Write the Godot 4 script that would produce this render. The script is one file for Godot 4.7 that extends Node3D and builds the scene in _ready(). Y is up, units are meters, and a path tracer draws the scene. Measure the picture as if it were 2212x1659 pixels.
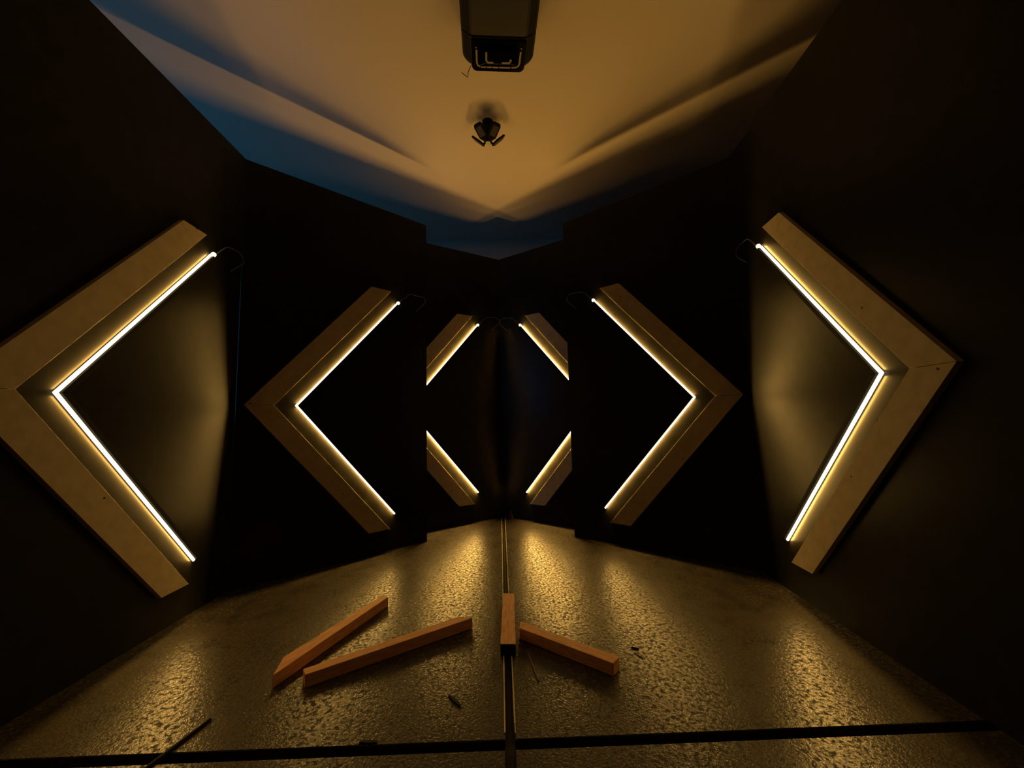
extends Node3D
# A dark walk-in corner of black painted sheets carrying cream chevrons and warm strip lights.
# Depth below is written as z forward from the camera and turned to Godot's -z by v().

const SHEET := 2.44          # height of the black sheets
const CEIL := 2.88           # height of the plaster ceiling
const ALPHA := 0.8568        # slope of a chevron arm
const BOARD_W := 0.1123
const BOARD_L := 1.1112
const BOARD_CUT := 0.0964
const BOARD_T := 0.0218
const LED_AT := 0.2762       # light apex, measured from the board's outer apex
const LED_UP := 0.9951
const LED_DOWN := 0.9854
const BATTEN_H := 0.024
const BATTEN_W := 0.018
const MID := 0.991           # height of the chevron apexes

var M := {}
var rng := RandomNumberGenerator.new()

# name, apex x, apex z, turn, side (1 left, -1 right), height offset, start and end along the sheet
var sheets := [
	{"id": "wall_left_outer", "x": -1.5191, "z": 1.0619, "t": 1.5863, "side": 1, "dy": -0.0024, "s0": -0.036, "s1": 1.1754, "glow": 0.29},
	{"id": "wall_left_middle", "x": -1.5109, "z": 2.2629, "t": 0.7594, "side": 1, "dy": -0.0020, "s0": -0.036, "s1": 1.1809, "glow": 0.46},
	{"id": "wall_left_inner", "x": -1.0932, "z": 3.1468, "t": 0.5763, "side": 1, "dy": 0.0065, "s0": -0.036, "s1": 1.1825, "glow": 1.05},
	{"id": "wall_right_outer", "x": 1.2858, "z": 1.1355, "t": 1.6330, "side": -1, "dy": 0.0047, "s0": -0.036, "s1": 1.1965, "glow": 0.28},
	{"id": "wall_right_middle", "x": 1.3458, "z": 2.3420, "t": 0.6967, "side": -1, "dy": -0.0039, "s0": -0.018, "s1": 1.1823, "glow": 0.46},
	{"id": "wall_right_inner", "x": 0.8631, "z": 3.1209, "t": 0.6071, "side": -1, "dy": -0.0029, "s0": -0.036, "s1": 1.1755, "glow": 1.05},
]

func v(x: float, y: float, z: float) -> Vector3:
	return Vector3(x, y, -z)

func wall_frame(w: Dictionary) -> Transform3D:
	var sd: int = w.side
	var t: float = w.t
	var bx := Vector3(cos(t), 0, -sin(t) * sd)
	return Transform3D(Basis(bx, Vector3.UP, bx.cross(Vector3.UP)), v(w.x, 0, w.z))

# ---------------------------------------------------------------- set-up
func _ready() -> void:
	rng.seed = 7
	var pitch := 0.0979
	var roll := 0.0238
	var fwd := Vector3(0, sin(pitch), -cos(pitch))
	var up := Vector3(0, cos(pitch), sin(pitch))
	var right := Vector3(1, 0, 0)
	var r2 := right * cos(roll) - up * sin(roll)
	var u2 := right * sin(roll) + up * cos(roll)
	var cam := Camera3D.new()
	cam.name = "camera"
	cam.transform = Transform3D(Basis(r2, u2, -fwd), Vector3(0, 0.8496, 0))
	cam.fov = rad_to_deg(2.0 * atan(829.5 / 871.485))
	cam.near = 0.05
	cam.far = 60.0
	cam.current = true
	add_child(cam)

	var sky_mat := ProceduralSkyMaterial.new()
	sky_mat.sky_top_color = Color(0.05, 0.35, 0.52)
	sky_mat.sky_horizon_color = Color(0.07, 0.42, 0.60)
	sky_mat.ground_bottom_color = Color(0.05, 0.31, 0.45)
	sky_mat.ground_horizon_color = Color(0.07, 0.42, 0.60)
	sky_mat.sky_energy_multiplier = 2.6
	sky_mat.ground_energy_multiplier = 2.4
	var sky := Sky.new()
	sky.sky_material = sky_mat
	var env := Environment.new()
	env.background_mode = Environment.BG_SKY
	env.sky = sky
	env.tonemap_mode = Environment.TONE_MAPPER_LINEAR
	env.tonemap_exposure = 1.0
	env.sdfgi_enabled = true
	env.ssao_enabled = true
	env.ssil_enabled = true
	var we := WorldEnvironment.new()
	we.name = "environment"
	we.environment = env
	add_child(we)

	make_materials()
	make_room()
	make_sheets()
	make_chevrons()
	make_ceiling_unit()
	make_ceiling_lamp()
	make_blocks()
	make_litter()

# ---------------------------------------------------------------- materials
func noise_tex(seed_: int, freq: float, octaves: int, kind: int, ramp: Array, size := 1024, gain := 0.5) -> NoiseTexture2D:
	var n := FastNoiseLite.new()
	n.seed = seed_
	n.frequency = freq
	n.noise_type = kind
	n.fractal_type = FastNoiseLite.FRACTAL_FBM
	n.fractal_octaves = octaves
	n.fractal_gain = gain
	var t := NoiseTexture2D.new()
	t.width = size
	t.height = size
	t.seamless = true
	t.noise = n
	if ramp.size() > 0:
		var g := Gradient.new()
		var offs := PackedFloat32Array()
		var cols := PackedColorArray()
		for e in ramp:
			offs.append(e[0])
			cols.append(e[1])
		g.offsets = offs
		g.colors = cols
		t.color_ramp = g
	return t

func grey(x: float) -> Color:
	return Color(x, x, x)

func plain(name_: String, c: Color, rough: float, metal := 0.0) -> StandardMaterial3D:
	var m := StandardMaterial3D.new()
	m.resource_name = name_
	m.albedo_color = c
	m.roughness = rough
	m.metallic = metal
	M[name_] = m
	return m

func make_materials() -> void:
	var sx := FastNoiseLite.TYPE_SIMPLEX_SMOOTH
	# terrazzo-like concrete: tan matrix, dark and pale grains, larger mottling
	var fl := plain("concrete", Color(0.93, 0.93, 0.93), 1.0)
	fl.albedo_texture = noise_tex(11, 0.030, 4, sx, [
		[0.0, Color(0.04, 0.035, 0.03)], [0.35, Color(0.10, 0.085, 0.068)], [0.405, Color(0.25, 0.22, 0.175)],
		[0.54, Color(0.325, 0.295, 0.24)], [0.68, Color(0.37, 0.335, 0.275)], [0.78, Color(0.47, 0.435, 0.37)], [1.0, Color(0.58, 0.54, 0.46)]], 2048, 0.65)
	fl.uv1_scale = Vector3(0.8, 0.8, 0.8)
	fl.detail_enabled = true
	fl.detail_blend_mode = BaseMaterial3D.BLEND_MODE_MUL
	fl.detail_uv_layer = BaseMaterial3D.DETAIL_UV_2
	fl.detail_albedo = noise_tex(5, 0.012, 4, sx, [[0.0, grey(0.55)], [0.45, grey(0.86)], [1.0, grey(1.0)]], 1024)
	fl.uv2_scale = Vector3(0.43, 0.43, 0.43)
	# the dark grains are pits: rough where the paste between them is worn smooth
	fl.roughness_texture = noise_tex(11, 0.030, 4, sx, [[0.0, grey(0.80)], [0.35, grey(0.70)], [0.41, grey(0.36)], [0.60, grey(0.26)], [1.0, grey(0.28)]], 2048, 0.65)
	fl.metallic_specular = 0.55
	fl.heightmap_enabled = true
	fl.heightmap_scale = 0.08
	fl.heightmap_texture = noise_tex(23, 0.05, 3, sx, [], 2048, 0.7)

	plain("joint_mortar", Color(0.11, 0.085, 0.065), 0.95)
	plain("joint_dirt", Color(0.035, 0.03, 0.028), 0.95)
	plain("joint_lip", Color(0.84, 0.79, 0.66), 0.6)

	# pale plaster
	var ce := plain("plaster", Color(0.80, 0.745, 0.68), 0.92)

	# black roller paint, uneven gloss
	var bl := plain("black_paint", Color(0.98, 0.98, 0.98), 0.31)
	bl.albedo_texture = noise_tex(41, 0.012, 3, FastNoiseLite.TYPE_CELLULAR, [[0.0, Color(0.10, 0.097, 0.09)], [0.5, Color(0.12, 0.115, 0.106)], [1.0, Color(0.145, 0.14, 0.128)]], 1024)
	bl.metallic_specular = 0.2

	var bo := plain("cream_board", Color(1, 1, 1), 0.75)
	bo.albedo_texture = noise_tex(51, 0.03, 4, sx, [[0.0, Color(0.66, 0.60, 0.49)], [0.4, Color(0.69, 0.63, 0.52)], [1.0, Color(0.73, 0.67, 0.56)]], 512)
	bo.uv1_scale = Vector3(0.9, 0.9, 0.9)
	plain("board_edge", Color(0.80, 0.72, 0.58), 0.7)
	plain("screw_dark", Color(0.05, 0.045, 0.04), 0.5, 0.6)
	plain("batten_black", Color(0.10, 0.095, 0.09), 0.6).metallic_specular = 0.2

	var led := plain("led_diffuser", Color(0.95, 0.92, 0.85), 0.5)
	led.emission_enabled = true
	led.emission = Color(1.0, 0.90, 0.70)
	led.emission_energy_multiplier = 3.2
	var cap := plain("led_cap", Color(0.95, 0.92, 0.85), 0.4)
	cap.emission_enabled = true
	cap.emission = Color(1.0, 0.90, 0.70)
	cap.emission_energy_multiplier = 3.2
	plain("cable", Color(0.55, 0.54, 0.52), 0.35)

	plain("unit_shell", Color(0.14, 0.14, 0.125), 0.5).metallic_specular = 0.3
	var gb := plain("gloss_black", Color(0.015, 0.015, 0.016), 0.12)
	gb.metallic_specular = 0.3
	plain("pale_strip", Color(0.52, 0.45, 0.41), 0.55)
	plain("chrome_edge", Color(0.75, 0.74, 0.72), 0.25, 1.0)
	plain("wire_dark", Color(0.16, 0.11, 0.07), 0.5)
	plain("lamp_black", Color(0.02, 0.02, 0.022), 0.4).metallic_specular = 0.25
	plain("lamp_lens", Color(0.24, 0.22, 0.21), 0.5)
	plain("lamp_white", Color(0.80, 0.76, 0.70), 0.5)

	var wo := plain("red_wood", Color(1, 1, 1), 0.62)
	wo.albedo_texture = noise_tex(61, 0.02, 4, sx, [[0.0, Color(0.74, 0.48, 0.30)], [0.35, Color(0.85, 0.60, 0.40)], [0.6, Color(0.89, 0.65, 0.44)], [1.0, Color(0.93, 0.71, 0.50)]], 512, 0.6)
	wo.uv1_scale = Vector3(0.9, 9.0, 1.0)
	plain("wood_hole", Color(0.06, 0.03, 0.02), 0.9)
	plain("stick_dark", Color(0.13, 0.09, 0.06), 0.8)
	plain("stick_pale", Color(0.50, 0.38, 0.24), 0.75)
	plain("chip_black", Color(0.02, 0.018, 0.018), 0.8)
	plain("red_scrap", Color(0.24, 0.04, 0.035), 0.7)
	plain("frame_white", Color(0.75, 0.75, 0.73), 0.5)
	var gl := plain("pane", Color(0.9, 0.95, 1.0, 0.08), 0.02)
	gl.transparency = BaseMaterial3D.TRANSPARENCY_ALPHA

# ---------------------------------------------------------------- mesh helpers
func new_st() -> SurfaceTool:
	var st := SurfaceTool.new()
	st.begin(Mesh.PRIMITIVE_TRIANGLES)
	return st

# a triangle whose front faces `out`
func tri(st: SurfaceTool, a: Vector3, b: Vector3, c: Vector3, out: Vector3) -> void:
	var n := (c - a).cross(b - a)
	if n.length() < 1e-12:
		return
	n = n.normalized()
	if n.dot(out) < 0.0:
		var k := b
		b = c
		c = k
		n = -n
	# box-mapped texture coordinates in metres
	var an := n.abs()
	for p in [a, b, c]:
		var uv := Vector2(p.x, p.y)
		if an.y >= an.x and an.y >= an.z:
			uv = Vector2(p.x, p.z)
		elif an.x >= an.z:
			uv = Vector2(p.z, p.y)
		st.set_normal(n)
		st.set_uv(uv)
		st.set_uv2(uv)
		st.add_vertex(p)

func quad(st: SurfaceTool, a: Vector3, b: Vector3, c: Vector3, d: Vector3, out: Vector3) -> void:
	tri(st, a, b, c, out)
	tri(st, a, c, d, out)

func area2(p: PackedVector2Array) -> float:
	var s := 0.0
	for i in p.size():
		s += p[i].cross(p[(i + 1) % p.size()])
	return s * 0.5

func inset(p: PackedVector2Array, d: float) -> PackedVector2Array:
	var o := PackedVector2Array()
	var n := p.size()
	for i in n:
		var e0 := (p[i] - p[(i + n - 1) % n]).normalized()
		var e1 := (p[(i + 1) % n] - p[i]).normalized()
		var n0 := Vector2(-e0.y, e0.x)
		var n1 := Vector2(-e1.y, e1.x)
		o.append(p[i] + (n0 + n1) * (d / maxf(0.25, 1.0 + n0.dot(n1))))
	return o

# polygon in (u, v) pushed along w; both rims chamfered
func prism(st: SurfaceTool, poly: PackedVector2Array, w0: float, w1: float, ch: float, T := Transform3D.IDENTITY) -> void:
	var p := poly.duplicate()
	if area2(p) < 0.0:
		p.reverse()
	var rings := []
	if ch > 0.0:
		var q := inset(p, ch)
		rings = [[q, w0], [p, w0 + ch], [p, w1 - ch], [q, w1]]
	else:
		rings = [[p, w0], [p, w1]]
	var n := p.size()
	var mid := Vector2.ZERO
	for e in p:
		mid += e / n
	for r in rings.size() - 1:
		var lo: PackedVector2Array = rings[r][0]
		var hi: PackedVector2Array = rings[r + 1][0]
		var a: float = rings[r][1]
		var b: float = rings[r + 1][1]
		for i in n:
			var j := (i + 1) % n
			var e := (p[j] - p[i]).normalized()
			var out := T.basis * Vector3(e.y, -e.x, 0)
			if ch > 0.0 and r == 0:
				out += T.basis * Vector3(0, 0, -1)
			elif ch > 0.0 and r == 2:
				out += T.basis * Vector3(0, 0, 1)
			quad(st, T * Vector3(lo[i].x, lo[i].y, a), T * Vector3(lo[j].x, lo[j].y, a), T * Vector3(hi[j].x, hi[j].y, b), T * Vector3(hi[i].x, hi[i].y, b), out)
	for cap in 2:
		var c: PackedVector2Array = rings[0][0] if cap == 0 else rings[-1][0]
		var w: float = w0 if cap == 0 else w1
		var idx := Geometry2D.triangulate_polygon(c)
		if idx.is_empty():
			for k in range(1, n - 1):
				idx.append_array([0, k, k + 1])
		for k in range(0, idx.size(), 3):
			var tv := []
			for m in 3:
				tv.append(T * Vector3(c[idx[k + m]].x, c[idx[k + m]].y, w))
			tri(st, tv[0], tv[1], tv[2], T.basis * Vector3(0, 0, -1.0 if cap == 0 else 1.0))

const FLAT := Basis(Vector3(1, 0, 0), Vector3(0, 0, -1), Vector3(0, 1, 0))   # (u, v, w) -> (x, -z, y): v runs away from the camera

func slab(st: SurfaceTool, poly: PackedVector2Array, y0: float, y1: float, ch: float, at := Vector3.ZERO) -> void:
	prism(st, poly, y0, y1, ch, Transform3D(FLAT, at))

func box(st: SurfaceTool, lo: Vector3, hi: Vector3, ch := 0.0, T := Transform3D.IDENTITY) -> void:
	prism(st, PackedVector2Array([Vector2(lo.x, lo.y), Vector2(hi.x, lo.y), Vector2(hi.x, hi.y), Vector2(lo.x, hi.y)]), lo.z, hi.z, ch, T)

func tube(st: SurfaceTool, pts: Array, r: float, seg := 6) -> void:
	var rings := []
	for i in pts.size():
		var d: Vector3 = pts[min(i + 1, pts.size() - 1)] - pts[max(i - 1, 0)]
		d = d.normalized()
		var a := d.cross(Vector3.UP if absf(d.y) < 0.9 else Vector3.RIGHT).normalized()
		var b := d.cross(a).normalized()
		var ring := []
		for k in seg:
			var t := TAU * k / seg
			ring.append(pts[i] + (a * cos(t) + b * sin(t)) * r)
		rings.append(ring)
	for i in pts.size() - 1:
		for k in seg:
			var j := (k + 1) % seg
			var mid: Vector3 = (rings[i][k] + rings[i][j]) * 0.5 - pts[i]
			quad(st, rings[i][k], rings[i][j], rings[i + 1][j], rings[i + 1][k], mid)
	for e in [0, pts.size() - 1]:
		var out: Vector3 = pts[0] - pts[1] if e == 0 else pts[-1] - pts[-2]
		for k in range(1, seg - 1):
			tri(st, rings[e][0], rings[e][k], rings[e][k + 1], out)

func smooth_path(pts: Array, step := 0.012) -> Array:
	var c := Curve3D.new()
	for i in pts.size():
		var t: Vector3 = (pts[min(i + 1, pts.size() - 1)] - pts[max(i - 1, 0)]) / 6.0
		c.add_point(pts[i], -t, t)
	var n := int(maxf(2, c.get_baked_length() / step))
	var o := []
	for i in n + 1:
		o.append(c.sample_baked(c.get_baked_length() * i / n, true))
	return o

func lathe(st: SurfaceTool, prof: Array, T: Transform3D, seg := 20) -> void:
	for i in prof.size() - 1:
		var a: Vector2 = prof[i]
		var b: Vector2 = prof[i + 1]
		var d := (b - a).normalized()
		for k in seg:
			var t0 := TAU * k / seg
			var t1 := TAU * (k + 1) / seg
			var tm := (t0 + t1) * 0.5
			var out := T.basis * Vector3(cos(tm) * d.y, -d.x, sin(tm) * d.y)
			quad(st, T * Vector3(a.x * cos(t0), a.y, a.x * sin(t0)), T * Vector3(a.x * cos(t1), a.y, a.x * sin(t1)), T * Vector3(b.x * cos(t1), b.y, b.x * sin(t1)), T * Vector3(b.x * cos(t0), b.y, b.x * sin(t0)), out)

func round_rect(x0: float, x1: float, y0: float, y1: float, rb: float, rt: float) -> PackedVector2Array:
	# rb: radius of the two corners at y0, rt: at y1
	var o := PackedVector2Array()
	for c in [[x1 - rt, y1 - rt, 0.0, rt], [x0 + rt, y1 - rt, 90.0, rt], [x0 + rb, y0 + rb, 180.0, rb], [x1 - rb, y0 + rb, 270.0, rb]]:
		var n := 6
		for k in n + 1:
			var a := deg_to_rad(c[2] + 90.0 * k / n)
			o.append(Vector2(c[0] + cos(a) * c[3], c[1] + sin(a) * c[3]))
	return o

func loft(st: SurfaceTool, rings: Array) -> void:
	# rings: [PackedVector2Array (x, z forward), y] with the same point count, bottom first
	for r in rings.size() - 1:
		var lo: PackedVector2Array = rings[r][0]
		var hi: PackedVector2Array = rings[r + 1][0]
		var n := lo.size()
		var mid := Vector2.ZERO
		for p in lo:
			mid += p / n
		for i in n:
			var j := (i + 1) % n
			var m := (lo[i] + lo[j]) * 0.5 - mid
			quad(st, v(lo[i].x, rings[r][1], lo[i].y), v(lo[j].x, rings[r][1], lo[j].y), v(hi[j].x, rings[r + 1][1], hi[j].y), v(hi[i].x, rings[r + 1][1], hi[i].y), Vector3(m.x, -0.05, -m.y))
	for e in [0, rings.size() - 1]:
		var c: PackedVector2Array = rings[e][0]
		var idx := Geometry2D.triangulate_polygon(c)
		for k in range(0, idx.size(), 3):
			tri(st, v(c[idx[k]].x, rings[e][1], c[idx[k]].y), v(c[idx[k + 1]].x, rings[e][1], c[idx[k + 1]].y), v(c[idx[k + 2]].x, rings[e][1], c[idx[k + 2]].y), Vector3(0, -1 if e == 0 else 1, 0))

func part(called: String, st: SurfaceTool, mat: String, parent: Node3D) -> MeshInstance3D:
	var o := MeshInstance3D.new()
	o.name = called
	o.mesh = st.commit()
	o.material_override = null
	o.mesh.surface_set_material(0, M[mat])
	o.cast_shadow = GeometryInstance3D.SHADOW_CASTING_SETTING_ON
	parent.add_child(o, true)
	return o

func copy_of(called: String, src: MeshInstance3D, parent: Node3D, T: Transform3D) -> MeshInstance3D:
	var o := MeshInstance3D.new()
	o.name = called
	o.mesh = src.mesh
	o.transform = T
	parent.add_child(o, true)
	return o

var used := {}
func numbered(n: String) -> String:
	var k: int = used.get(n, 0)
	used[n] = k + 1
	return n if k == 0 else "%s_%03d" % [n, k]

func thing(called: String, label: String, category: String, T := Transform3D.IDENTITY, group := "") -> Node3D:
	var o := Node3D.new()
	o.name = numbered(called)
	add_child(o)
	o.transform = T
	o.set_meta("label", label)
	o.set_meta("category", category)
	if group != "":
		o.set_meta("group", group)
	return o

func solo(called: String, st: SurfaceTool, mat: String, label: String, category: String, group := "", T := Transform3D.IDENTITY) -> MeshInstance3D:
	var o := part(numbered(called), st, mat, self)
	o.transform = T
	o.set_meta("label", label)
	o.set_meta("category", category)
	if group != "":
		o.set_meta("group", group)
	return o

func structure(called: String, label: String, category: String) -> Node3D:
	var o := Node3D.new()
	o.name = called
	add_child(o)
	o.set_meta("kind", "structure")
	o.set_meta("label", label)
	o.set_meta("category", category)
	return o

func struct_mesh(called: String, st: SurfaceTool, mat: String, label: String, category: String) -> MeshInstance3D:
	var o := part(called, st, mat, self)
	o.set_meta("kind", "structure")
	o.set_meta("label", label)
	o.set_meta("category", category)
	return o

# ---------------------------------------------------------------- room
const X0 := -3.0
const X1 := 4.2
const Z0 := -6.0
const Z1 := 4.30

func joint_x(z: float) -> float:
	return -0.0565 - 0.0305 * (z - 2.13)

func cross_z(x: float) -> float:
	return 1.163 + 0.0205 * x

func make_room() -> void:
	# floor: four cast slabs with an open cross joint and a filled lengthwise joint
	var fl := structure("floor", "speckled polished concrete floor divided by joints", "floor")
	var hw := 0.0135
	var hg := 0.017
	for side in [-1, 1]:
		for far in [0, 1]:
			var p := PackedVector2Array()
			var xe: float = X0 if side < 0 else X1
			var xg: float = joint_x(cross_z(0)) + side * hw
			if far == 1:
				var jx: float = joint_x(Z1) + side * hw
				p = PackedVector2Array([Vector2(xe, cross_z(xe) + hg), Vector2(xg, cross_z(xg) + hg), Vector2(jx, Z1), Vector2(xe, Z1)])
			else:
				var jx: float = joint_x(Z0) + side * hw
				p = PackedVector2Array([Vector2(xe, cross_z(xe) - hg), Vector2(xg, cross_z(xg) - hg), Vector2(jx, Z0), Vector2(xe, Z0)])
			var st := new_st()
			slab(st, p, -0.10, 0.0, 0.002)
			part("slab", st, "concrete", fl)
	var st1 := new_st()
	slab(st1, PackedVector2Array([Vector2(joint_x(Z0) - hw, Z0), Vector2(joint_x(Z0) + hw, Z0), Vector2(joint_x(Z1) + hw, Z1), Vector2(joint_x(Z1) - hw, Z1)]), -0.10, -0.008, 0.0)
	part("joint_filler", st1, "joint_mortar", fl)
	var st2 := new_st()
	slab(st2, PackedVector2Array([Vector2(X0, cross_z(X0) - hg), Vector2(X1, cross_z(X1) - hg), Vector2(X1, cross_z(X1) + hg), Vector2(X0, cross_z(X0) + hg)]), -0.14, -0.035, 0.0)
	part("joint_bed", st2, "joint_dirt", fl)
	# pale crumbly lips along the lengthwise joint
	for side in [-1, 1]:
		var st := new_st()
		var z := 1.20
		while z < 3.80:
			var l := rng.randf_range(0.03, 0.09)
			var wd := rng.randf_range(0.0030, 0.0050)
			var h := rng.randf_range(0.0020, 0.0034)
			if rng.randf() < 0.9 or z > 2.0:
				var a: float = joint_x(z) + side * (hw + 0.001)
				var b: float = joint_x(z + l) + side * (hw + 0.001)
				slab(st, PackedVector2Array([Vector2(a - wd * 0.5, z), Vector2(a + wd * 0.5, z), Vector2(b + wd * 0.5, z + l), Vector2(b - wd * 0.5, z + l)]), -0.001, h, 0.0005)
			z += l
		part("joint_lip", st, "joint_lip", fl)

	var st3 := new_st()
	slab(st3, PackedVector2Array([Vector2(X0 - 0.15, Z0 - 0.15), Vector2(X1 + 0.15, Z0 - 0.15), Vector2(X1 + 0.15, Z1 + 0.15), Vector2(X0 - 0.15, Z1 + 0.15)]), CEIL, CEIL + 0.12, 0.0)
	struct_mesh("ceiling", st3, "plaster", "plain pale plaster ceiling", "ceiling")

	var st4 := new_st()
	box(st4, Vector3(X0 - 0.15, -0.10, -Z1 - 0.15), Vector3(X1 + 0.15, CEIL, -Z1))
	struct_mesh("wall_back", st4, "plaster", "pale plaster wall showing above the black sheets", "wall")
	var st5 := new_st()
	box(st5, Vector3(X0 - 0.15, -0.10, -Z0), Vector3(X1 + 0.15, CEIL, -Z0 + 0.15))
	struct_mesh("wall_front", st5, "plaster", "pale plaster wall opposite the chevrons", "wall")
	var st6 := new_st()
	box(st6, Vector3(X1, -0.10, -Z1), Vector3(X1 + 0.15, CEIL, -Z0))
	struct_mesh("wall_right", st6, "plaster", "pale plaster wall behind the black sheets", "wall")
	# the wall with the dusk window stands behind the black sheets
	var wz0 := 0.9
	var wz1 := 3.3
	var wy0 := 0.95
	var wy1 := 2.25
	var wl := structure("wall_left", "pale plaster wall with the dusk window", "wall")
	for b in [[Z0, wz0, -0.10, CEIL], [wz1, Z1, -0.10, CEIL], [wz0, wz1, -0.10, wy0], [wz0, wz1, wy1, CEIL]]:
		var st := new_st()
		box(st, Vector3(X0 - 0.15, b[2], -b[1]), Vector3(X0, b[3], -b[0]))
		part("masonry", st, "plaster", wl)
	var win := structure("window_1", "wide window with blue dusk outside", "window")
	var st7 := new_st()
	for b in [[wz0, wz1, wy0, wy0 + 0.05], [wz0, wz1, wy1 - 0.05, wy1], [wz0, wz0 + 0.05, wy0, wy1], [wz1 - 0.05, wz1, wy0, wy1], [2.08, 2.12, wy0, wy1]]:
		box(st7, Vector3(X0 - 0.11, b[2], -b[1]), Vector3(X0 - 0.05, b[3], -b[0]), 0.003)
	part("window_frame", st7, "frame_white", win)
	for b in [[wz0 + 0.05, 2.08], [2.12, wz1 - 0.05]]:
		var st := new_st()
		box(st, Vector3(X0 - 0.083, wy0 + 0.05, -b[1]), Vector3(X0 - 0.078, wy1 - 0.05, -b[0]))
		part("pane", st, "pane", win)

func make_sheets() -> void:
	for w in sheets:
		var sd: int = w.side
		var st := new_st()
		var a: float = minf(sd * w.s0, sd * w.s1)
		var b: float = maxf(sd * w.s0, sd * w.s1)
		box(st, Vector3(a, 0.0, -0.018), Vector3(b, SHEET, 0.0))
		var o := part(w.id, st, "black_paint", self)
		o.transform = wall_frame(w)
		o.set_meta("kind", "structure")
		o.set_meta("label", "tall black painted sheet standing as a partition")
		o.set_meta("category", "wall")
	# the sheets go on towards the viewer, past the frame
	for k in [0, 3]:
		var w: Dictionary = sheets[k]
		var sd: int = w.side
		var st := new_st()
		var a: float = minf(sd * -0.036, sd * -1.256)
		var b: float = maxf(sd * -0.036, sd * -1.256)
		box(st, Vector3(a, 0.0, -0.018), Vector3(b, SHEET, 0.0))
		var o := part("wall_left_entry" if sd > 0 else "wall_right_entry", st, "black_paint", self)
		o.transform = wall_frame(w)
		o.set_meta("kind", "structure")
		o.set_meta("label", "black painted sheet at the entry of the passage")
		o.set_meta("category", "wall")

# ---------------------------------------------------------------- chevrons
var board_labels := [
	"cream board chevron pointing left on the side sheet with the dark floor stick",
	"cream board chevron pointing left on the sheet beside the two long offcuts",
	"cream board chevron pointing left, its tip hidden behind the overlapping black sheet",
	"cream board chevron pointing right on the large side sheet with brushed gloss marks",
	"cream board chevron pointing right, whole, on the angled sheet by the free edge",
	"cream board chevron pointing right, its tip hidden behind the overlapping black sheet",
]
var lamp_labels := [
	"glowing warm strip light chevron pointing left on the side sheet with the dark floor stick",
	"glowing warm strip light chevron pointing left on the sheet beside the two long offcuts",
	"glowing warm strip light chevron pointing left, tip hidden behind the overlapping sheet",
	"glowing warm strip light chevron pointing right on the side sheet with brushed gloss marks",
	"glowing warm strip light chevron pointing right, whole, on the angled sheet by the free edge",
	"glowing warm strip light chevron pointing right, tip hidden behind the overlapping sheet",
]
var screws := [
	[[0.808, 0.838], [0.448, -0.375]], [[0.027, 0.009], [0.55, -0.56]], [[0.70, 0.72], [0.66, -0.70]],
	[[0.305, 0.244], [0.295, -0.161], [0.441, -0.379], [0.057, -0.014]], [[0.361, -0.381], [0.72, 0.74]], [[0.62, 0.62], [0.70, -0.74]],
]

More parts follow.
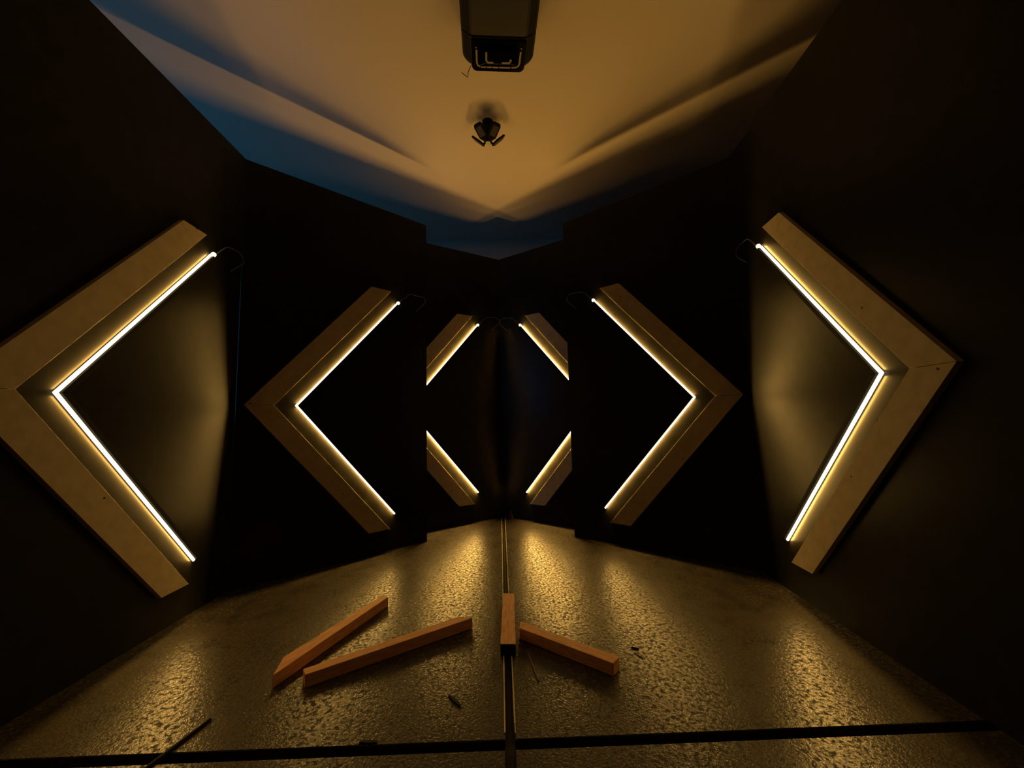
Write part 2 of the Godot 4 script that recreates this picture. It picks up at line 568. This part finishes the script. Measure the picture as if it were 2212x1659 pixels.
func make_chevrons() -> void:
	var ca := cos(ALPHA)
	var sa := sin(ALPHA)
	for i in sheets.size():
		var w: Dictionary = sheets[i]
		var sd: int = w.side
		var F := wall_frame(w)
		F.origin.y = MID + w.dy
		# the two mitred cream boards
		var bd := thing("chevron_board", board_labels[i], "wall board", F, "cream chevrons on the black sheets")
		for sg in [1, -1]:
			var g := 0.0006
			var p := PackedVector2Array([
				Vector2(sd * g, sg * g),
				Vector2(sd * BOARD_L * ca, sg * BOARD_L * sa),
				Vector2(sd * (BOARD_L * ca + BOARD_W * sa + BOARD_CUT * ca), sg * (BOARD_L * sa - BOARD_W * ca + BOARD_CUT * sa)),
				Vector2(sd * BOARD_W / sa, sg * g * 1.6)])
			var st := new_st()
			prism(st, p, 0.0, BOARD_T, 0.0005)
			var b := part("board", st, "cream_board", bd)
			for sc in screws[i]:
				if sc[1] * sg > 0:
					var s2 := new_st()
					lathe(s2, [Vector2(0.0, 0.0008), Vector2(0.0038, 0.0008), Vector2(0.0042, -0.002)], Transform3D(Basis(Vector3.RIGHT, Vector3(0, 0, 1), Vector3(0, -1, 0)), Vector3(sd * sc[0], sc[1], BOARD_T)), 10)
					part("screw", s2, "screw_dark", b)
		# the light: black battens with glowing strips on their outer edges
		var lt := thing("chevron_light", lamp_labels[i], "strip light", F, "strip lights on the black sheets")
		for sg in [1, -1]:
			var ln: float = LED_UP if sg > 0 else LED_DOWN
			var e := Vector2(LED_AT + ln * ca, ln * sa)
			var nrm := Vector2(-sa, ca)         # outwards, before mirroring
			var bat := PackedVector2Array()
			for q in [Vector2(LED_AT, 0.0004), e, e - nrm * BATTEN_W, Vector2(LED_AT + BATTEN_W / sa, 0.0004)]:
				bat.append(Vector2(sd * q.x, sg * q.y))
			var st := new_st()
			prism(st, bat, 0.0, BATTEN_H, 0.0008)
			var bt := part("batten", st, "batten_black", lt)
			var th := 0.010
			var sp := PackedVector2Array()
			for q in [Vector2(LED_AT - th / sa, 0.0004), e + nrm * th - Vector2(ca, sa) * 0.002, e - Vector2(ca, sa) * 0.002, Vector2(LED_AT, 0.0004)]:
				sp.append(Vector2(sd * q.x, sg * q.y))
			var s2 := new_st()
			prism(s2, sp, 0.001, 0.015, 0.0035)
			part("led_strip", s2, "led_diffuser", bt)
			var al := AreaLight3D.new()
			al.name = "strip_glow"
			al.area_size = Vector2(ln - 0.012, 0.009)
			al.light_color = Color(1.0, 0.76, 0.36)
			al.light_energy = w.glow
			al.area_range = 12.0
			al.area_attenuation = 2.0
			al.shadow_enabled = true
			var c2 := (Vector2(LED_AT, 0) + e) * 0.5 + nrm * (th + 0.0005)
			var ax := Vector3(sd * ca, sg * sa, 0)
			var az := -Vector3(sd * nrm.x, sg * nrm.y, 0.04).normalized()
			al.transform = Transform3D(Basis(ax, az.cross(ax), az), Vector3(sd * c2.x, sg * c2.y, 0.0080))
			bt.add_child(al, true)
			if sg > 0:
				# clear plug at the upper end, and the lead that loops into the sheet
				var s3 := new_st()
				var ce := e + Vector2(ca, sa) * 0.010 + nrm * 0.002
				var C := Transform3D(Basis(Vector3(0, 0, 1), Vector3(sd * ca, sa, 0), Vector3(0, 0, 1).cross(Vector3(sd * ca, sa, 0))), Vector3(sd * ce.x, ce.y, 0.015))
				lathe(s3, [Vector2(0.0, -0.012), Vector2(0.009, -0.011), Vector2(0.0115, -0.006), Vector2(0.0115, 0.006), Vector2(0.008, 0.011), Vector2(0.0, 0.013)], C, 12)
				part("led_cap", s3, "led_cap", lt)
				var pts := []
				for q in [[0.946, 0.772, 0.018], [0.962, 0.789, 0.022], [0.992, 0.819, 0.024], [1.028, 0.843, 0.024], [1.085, 0.849, 0.022], [1.135, 0.849, 0.022], [1.162, 0.830, 0.020], [1.156, 0.804, 0.018], [1.122, 0.767, 0.012], [1.085, 0.728, 0.002]]:
					pts.append(Vector3(sd * (q[0] + (rng.randf() - 0.5) * 0.008), q[1] + (rng.randf() - 0.5) * 0.008, q[2]))
				var s4 := new_st()
				tube(s4, smooth_path(pts), 0.0017, 6)
				part("cable", s4, "cable", lt)

# ---------------------------------------------------------------- ceiling things
func make_ceiling_unit() -> void:
	var T := Transform3D(Basis(Vector3.UP, 0.062), v(-0.0235, 0, 1.78))
	var u := thing("ceiling_unit", "long grey appliance on the ceiling with a black grille end", "appliance", T)
	# shell: narrow below, wider against the ceiling (local z forward, 0 at the front edge of the black end)
	for k in 2:
		var za: float = -1.0 if k == 0 else -0.012
		var zb: float = -0.015 if k == 0 else 0.163
		var rt: float = 0.004 if k == 0 else 0.035
		var up: float = 0.0 if k == 0 else 1.0
		var st := new_st()
		loft(st, [
			[round_rect(-0.126, 0.126, za + 0.004, zb - 0.004, 0.004, rt), 2.700],
			[round_rect(-0.138, 0.138, za, zb, 0.004, rt + 0.004), 2.704],
			[round_rect(-0.172, 0.172, za, zb + 0.006 * up, 0.004, rt + 0.02 * up), 2.727],
			[round_rect(-0.181, 0.181, za, zb + 0.010 * up, 0.004, rt + 0.025 * up), 2.740],
			[round_rect(-0.178, 0.178, za, zb + 0.006 * up, 0.004, rt + 0.025 * up), 2.880]])
		part("shell" if k == 0 else "end_shell", st, "unit_shell", u)
	# black glossy end with two nested pale loops
	var s1 := new_st()
	slab(s1, round_rect(-0.135, 0.135, -0.001, 0.172, 0.003, 0.028), 2.692, 2.703, 0.002)
	var pn := part("grille_panel", s1, "gloss_black", u)
	var s2 := new_st()
	loft(s2, [[round_rect(-0.066, 0.066, 0.035, 0.102, 0.003, 0.012), 2.672], [round_rect(-0.098, 0.098, 0.030, 0.132, 0.003, 0.016), 2.691]])
	part("grille_core", s2, "gloss_black", pn)
	for L in [
		[[[-0.110, 0.046], [-0.110, 0.118], [-0.106, 0.132], [-0.094, 0.141]], 0.0085, 2.6905],
		[[[-0.090, 0.142], [-0.062, 0.142]], 0.0085, 2.6905], [[[-0.058, 0.142], [-0.032, 0.142]], 0.0085, 2.6905],
		[[[-0.028, 0.142], [0.000, 0.142]], 0.0085, 2.6905], [[[0.004, 0.142], [0.062, 0.142]], 0.0085, 2.6905],
		[[[0.068, 0.141], [0.092, 0.139], [0.104, 0.130], [0.108, 0.116], [0.110, 0.050]], 0.0085, 2.6905],
		[[[-0.062, 0.040], [-0.062, 0.086], [-0.055, 0.096], [-0.026, 0.097]], 0.009, 2.6725],
		[[[0.016, 0.097], [0.054, 0.096], [0.060, 0.088], [0.061, 0.076]], 0.009, 2.6725]]:
		var st := new_st()
		var pts: Array = L[0]
		var poly := PackedVector2Array()
		var back := PackedVector2Array()
		for i in pts.size():
			var p := Vector2(pts[i][0], pts[i][1])
			var a: Array = pts[max(i - 1, 0)]
			var b: Array = pts[min(i + 1, pts.size() - 1)]
			var d := (Vector2(b[0], b[1]) - Vector2(a[0], a[1])).normalized()
			var nn := Vector2(-d.y, d.x) * float(L[1]) * 0.5
			poly.append(p + nn)
			back.append(p - nn)
		back.reverse()
		poly.append_array(back)
		slab(st, poly, float(L[2]) - 0.002, float(L[2]) + 0.001, 0.0)
		part("pale_loop", st, "pale_strip", pn)
	for s in [-1, 1]:
		var st := new_st()
		tube(st, [v(s * 0.066, 2.671, 0.102), v(s * 0.098, 2.690, 0.132)], 0.0014, 6)
		part("edge_trim", st, "chrome_edge", pn)
		var s3 := new_st()
		lathe(s3, [Vector2(0.0, -0.003), Vector2(0.003, -0.002), Vector2(0.004, 0.0)], Transform3D(Basis.IDENTITY, v(s * 0.111, 2.690, 0.034)), 10)
		part("rivet", s3, "chrome_edge", pn)
	# loose wire hanging beside the black end
	var w := new_st()
	var pts2 := [v(-0.145, 2.86, 1.99), v(-0.150, 2.835, 1.985), v(-0.168, 2.82, 2.018), v(-0.196, 2.815, 2.060), v(-0.206, 2.81, 2.085), v(-0.209, 2.81, 2.108)]
	var path := smooth_path(pts2)
	path.append(v(-0.225, 2.812, 2.093))
	path.append(v(-0.241, 2.815, 2.080))
	tube(w, path, 0.0022, 6)
	solo("loose_wire", w, "wire_dark", "thin dark loose wire with a bent tip beside the ceiling unit", "wire")

func make_ceiling_lamp() -> void:
	var c := Vector3(-0.122, 0, -2.535)
	var t := thing("ceiling_lamp", "black folding panel lamp screwed into the ceiling, switched off", "lamp", Transform3D(Basis.IDENTITY, c))
	var s0 := new_st()
	lathe(s0, [Vector2(0.0, 2.842), Vector2(0.030, 2.842), Vector2(0.036, 2.850), Vector2(0.038, 2.876), Vector2(0.036, 2.880)], Transform3D.IDENTITY, 24)
	part("socket", s0, "lamp_black", t)
	var s1 := new_st()
	lathe(s1, [Vector2(0.0, 2.728), Vector2(0.020, 2.728), Vector2(0.026, 2.734), Vector2(0.028, 2.752), Vector2(0.038, 2.775), Vector2(0.045, 2.800), Vector2(0.046, 2.822), Vector2(0.040, 2.836), Vector2(0.030, 2.845)], Transform3D.IDENTITY, 24)
	var body := part("body", s1, "lamp_black", t)
	for k in 12:
		var a := TAU * k / 12.0
		var sf := new_st()
		box(sf, Vector3(0.036, 2.782, -0.0012), Vector3(0.049, 2.822, 0.0012), 0.0004, Transform3D(Basis(Vector3.UP, a), Vector3.ZERO))
		part("cooling_fin", sf, "lamp_black", body)
	var s2 := new_st()
	lathe(s2, [Vector2(0.0, 2.7245), Vector2(0.013, 2.7245), Vector2(0.0165, 2.7265), Vector2(0.0165, 2.7285)], Transform3D.IDENTITY, 20)
	var disc := part("white_disc", s2, "lamp_white", t)
	var s2b := new_st()
	lathe(s2b, [Vector2(0.0, 2.7238), Vector2(0.003, 2.7238), Vector2(0.0035, 2.7250)], Transform3D.IDENTITY, 10)
	part("disc_screw", s2b, "wood_hole", disc)
	# four hinged panels, outer ends folded up
	for az in [-37.0, 37.0, -118.0, 116.0]:
		var rise := deg_to_rad(38.0 if absf(az) < 90.0 else 45.0)
		# local x: across, y: outwards, z: lens side (down and out)
		var a := deg_to_rad(az)
		var outd := Vector3(sin(a), 0, cos(a))
		var along := (outd * cos(rise) + Vector3.UP * sin(rise)).normalized()
		var side := outd.cross(Vector3.UP).normalized()
		var face := (outd * sin(rise) - Vector3.UP * cos(rise)).normalized()
		if side.cross(along).dot(face) < 0.0:
			side = -side
		var P := Transform3D(Basis(side, along, face), outd * (0.028 if absf(az) < 90.0 else 0.040) + Vector3(0, 2.735 if absf(az) < 90.0 else 2.730, 0))
		var st := new_st()
		prism(st, PackedVector2Array([Vector2(-0.014, 0.0), Vector2(0.014, 0.0), Vector2(0.032, 0.020), Vector2(0.032, 0.092), Vector2(0.022, 0.106), Vector2(-0.022, 0.106), Vector2(-0.032, 0.092), Vector2(-0.032, 0.020)]), -0.006, 0.006, 0.0015, P)
		var pl := part("panel", st, "lamp_black", t)
		var sl := new_st()
		prism(sl, PackedVector2Array([Vector2(-0.021, 0.024), Vector2(0.021, 0.024), Vector2(0.021, 0.086), Vector2(-0.021, 0.086)]), 0.005, 0.0068, 0.0005, P)
		part("lens", sl, "lamp_lens", pl)
		var sh := new_st()
		tube(sh, [P * Vector3(-0.013, -0.002, 0), P * Vector3(0.013, -0.002, 0)], 0.006, 8)
		tube(sh, [P * Vector3(0, -0.001, 0), Vector3(0, 2.738, 0) + outd * 0.018], 0.007, 8)
		part("hinge", sh, "lamp_black", pl)
		for s in [-1, 1]:
			var ss := new_st()
			lathe(ss, [Vector2(0.0, -0.002), Vector2(0.003, -0.001), Vector2(0.0035, 0.0)], Transform3D(Basis.IDENTITY, Vector3(s * 0.022, 2.752, 0.020)), 8)
			if az == -37.0:
				part("body_screw", ss, "chrome_edge", body)

# ---------------------------------------------------------------- floor things
func make_blocks() -> void:
	var h := 0.042
	var defs := [
		["red-brown wood offcut with a slanted end, beside the longest square-ended offcut", [[-0.6495, 2.030], [-0.6130, 2.012], [-0.8120, 1.414], [-0.8370, 1.524]], [[0.30, 0.010], [0.03, 0.012]]],
		["longest square-ended red-brown wood offcut, between the slanted-end offcut and the joint", [[-0.729, 1.449], [-0.704, 1.415], [-0.188, 1.783], [-0.255, 1.795]], []],
		["short red-brown wood offcut lying along the floor joint with a black end", [[-0.066, 2.024], [-0.014, 2.016], [-0.009, 1.572], [-0.066, 1.575]], []],
		["red-brown wood offcut with a nail hole lying beside the floor joint", [[0.012, 1.745], [0.006, 1.688], [0.316, 1.438], [0.348, 1.477]], [[0.04, 0.024]]],
	]
	for d in defs:
		var q: Array = d[1]
		var c := Vector2.ZERO
		for p in q:
			c += Vector2(p[0], p[1]) * 0.25
		var ax := ((Vector2(q[0][0], q[0][1]) + Vector2(q[1][0], q[1][1])) - (Vector2(q[2][0], q[2][1]) + Vector2(q[3][0], q[3][1]))).normalized()
		# local x runs along the grain
		var gx := Vector3(ax.x, 0, -ax.y)
		var T := Transform3D(Basis(gx, Vector3.UP, gx.cross(Vector3.UP)), v(c.x, 0, c.y))
		var t := thing("wood_offcut", d[0], "wood block", T, "wood offcuts on the floor")
		var poly := PackedVector2Array()
		for p in q:
			var l := T.affine_inverse() * v(p[0], 0, p[1])
			poly.append(Vector2(l.x, -l.z))
		var st := new_st()
		slab(st, round_poly(poly, 0.004), 0.0005, h, 0.0014)
		part("timber", st, "red_wood", t)
		if d[0].contains("black end"):
			var e := new_st()
			var n := round_poly(PackedVector2Array([Vector2(poly[2].x, poly[2].y), Vector2(poly[3].x, poly[3].y), Vector2(poly[3].x - 0.0022, poly[3].y), Vector2(poly[2].x - 0.0022, poly[2].y)]), 0.0004)
			slab(e, n, 0.001, h - 0.001, 0.0004)
			part("painted_end", e, "chip_black", t)
		for hole in d[2]:
			var s := new_st()
			var l2: Vector2 = poly[0].lerp(poly[3], hole[0]).lerp(poly[1].lerp(poly[2], hole[0]), hole[1] / 0.05)
			lathe(s, [Vector2(0.0, 0.0006), Vector2(0.0026, 0.0005), Vector2(0.0032, -0.001)], Transform3D(Basis.IDENTITY, Vector3(l2.x, h, -l2.y)), 10)
			part("nail_hole", s, "wood_hole", t)

func round_poly(p: PackedVector2Array, r: float) -> PackedVector2Array:
	var o := PackedVector2Array()
	var n := p.size()
	for i in n:
		var a := (p[(i + n - 1) % n] - p[i]).normalized() * r
		var b := (p[(i + 1) % n] - p[i]).normalized() * r
		o.append(p[i] + a)
		o.append(p[i] + (a + b) * 0.3)
		o.append(p[i] + b)
	return o

func sliver(a: Vector2, b: Vector2, w: float, h: float) -> SurfaceTool:
	var st := new_st()
	var d := (b - a).normalized()
	var n := Vector2(-d.y, d.x) * w * 0.5
	slab(st, PackedVector2Array([a - n * 0.6, a + n * 0.6, a.lerp(b, 0.5) + n, b + n * 0.7, b - n * 0.7, a.lerp(b, 0.5) - n]), 0.0003, h, minf(h, w) * 0.2)
	return st

func make_litter() -> void:
	solo("floor_stick", sliver(Vector2(-0.912, 1.280), Vector2(-0.962, 1.05), 0.009, 0.008), "stick_dark", "thin dark stick lying across the cross joint of the floor", "stick")
	solo("floor_stick", sliver(Vector2(0.035, 1.594), Vector2(0.064, 1.426), 0.0055, 0.004), "stick_pale", "thin pale splinter of wood beside the short offcut", "stick")
	solo("wood_chip", sliver(Vector2(-0.222, 1.362), Vector2(-0.180, 1.312), 0.011, 0.005), "chip_black", "small dark chip lying on the bare concrete near the long offcut", "chip")
	solo("wood_chip", sliver(Vector2(0.424, 1.607), Vector2(0.450, 1.596), 0.006, 0.005), "chip_black", "tiny black chip past the end of the offcut with a nail hole", "chip")
	solo("wood_chip", sliver(Vector2(0.426, 1.574), Vector2(0.446, 1.532), 0.0035, 0.002), "stick_dark", "hair-thin dark splinter next to the tiny black chip", "chip")
	solo("wood_chip", sliver(Vector2(-0.436, 1.181), Vector2(-0.388, 1.180), 0.012, 0.004), "chip_black", "flat black chip at the edge of the cross joint", "chip")
	solo("wood_chip", sliver(Vector2(-0.592, 1.640), Vector2(-0.590, 1.585), 0.006, 0.004), "chip_black", "narrow dark chip between the two long offcuts", "chip")
	# dark red scrap propped in the corner of the two inner sheets
	var st := new_st()
	loft(st, [[round_rect(-0.026, 0.026, -0.010, 0.010, 0.006, 0.006), 0.0005], [round_rect(-0.022, 0.020, -0.006, 0.010, 0.005, 0.005), 0.030], [round_rect(-0.010, 0.006, -0.002, 0.008, 0.003, 0.003), 0.058], [round_rect(0.000, 0.006, 0.003, 0.008, 0.0015, 0.0015), 0.078]])
	solo("red_scrap", st, "red_scrap", "small dark red pointed scrap standing where the inner sheets meet", "scrap", "", Transform3D(Basis(Vector3.UP, -0.5), v(-0.040, 0, 3.695)))
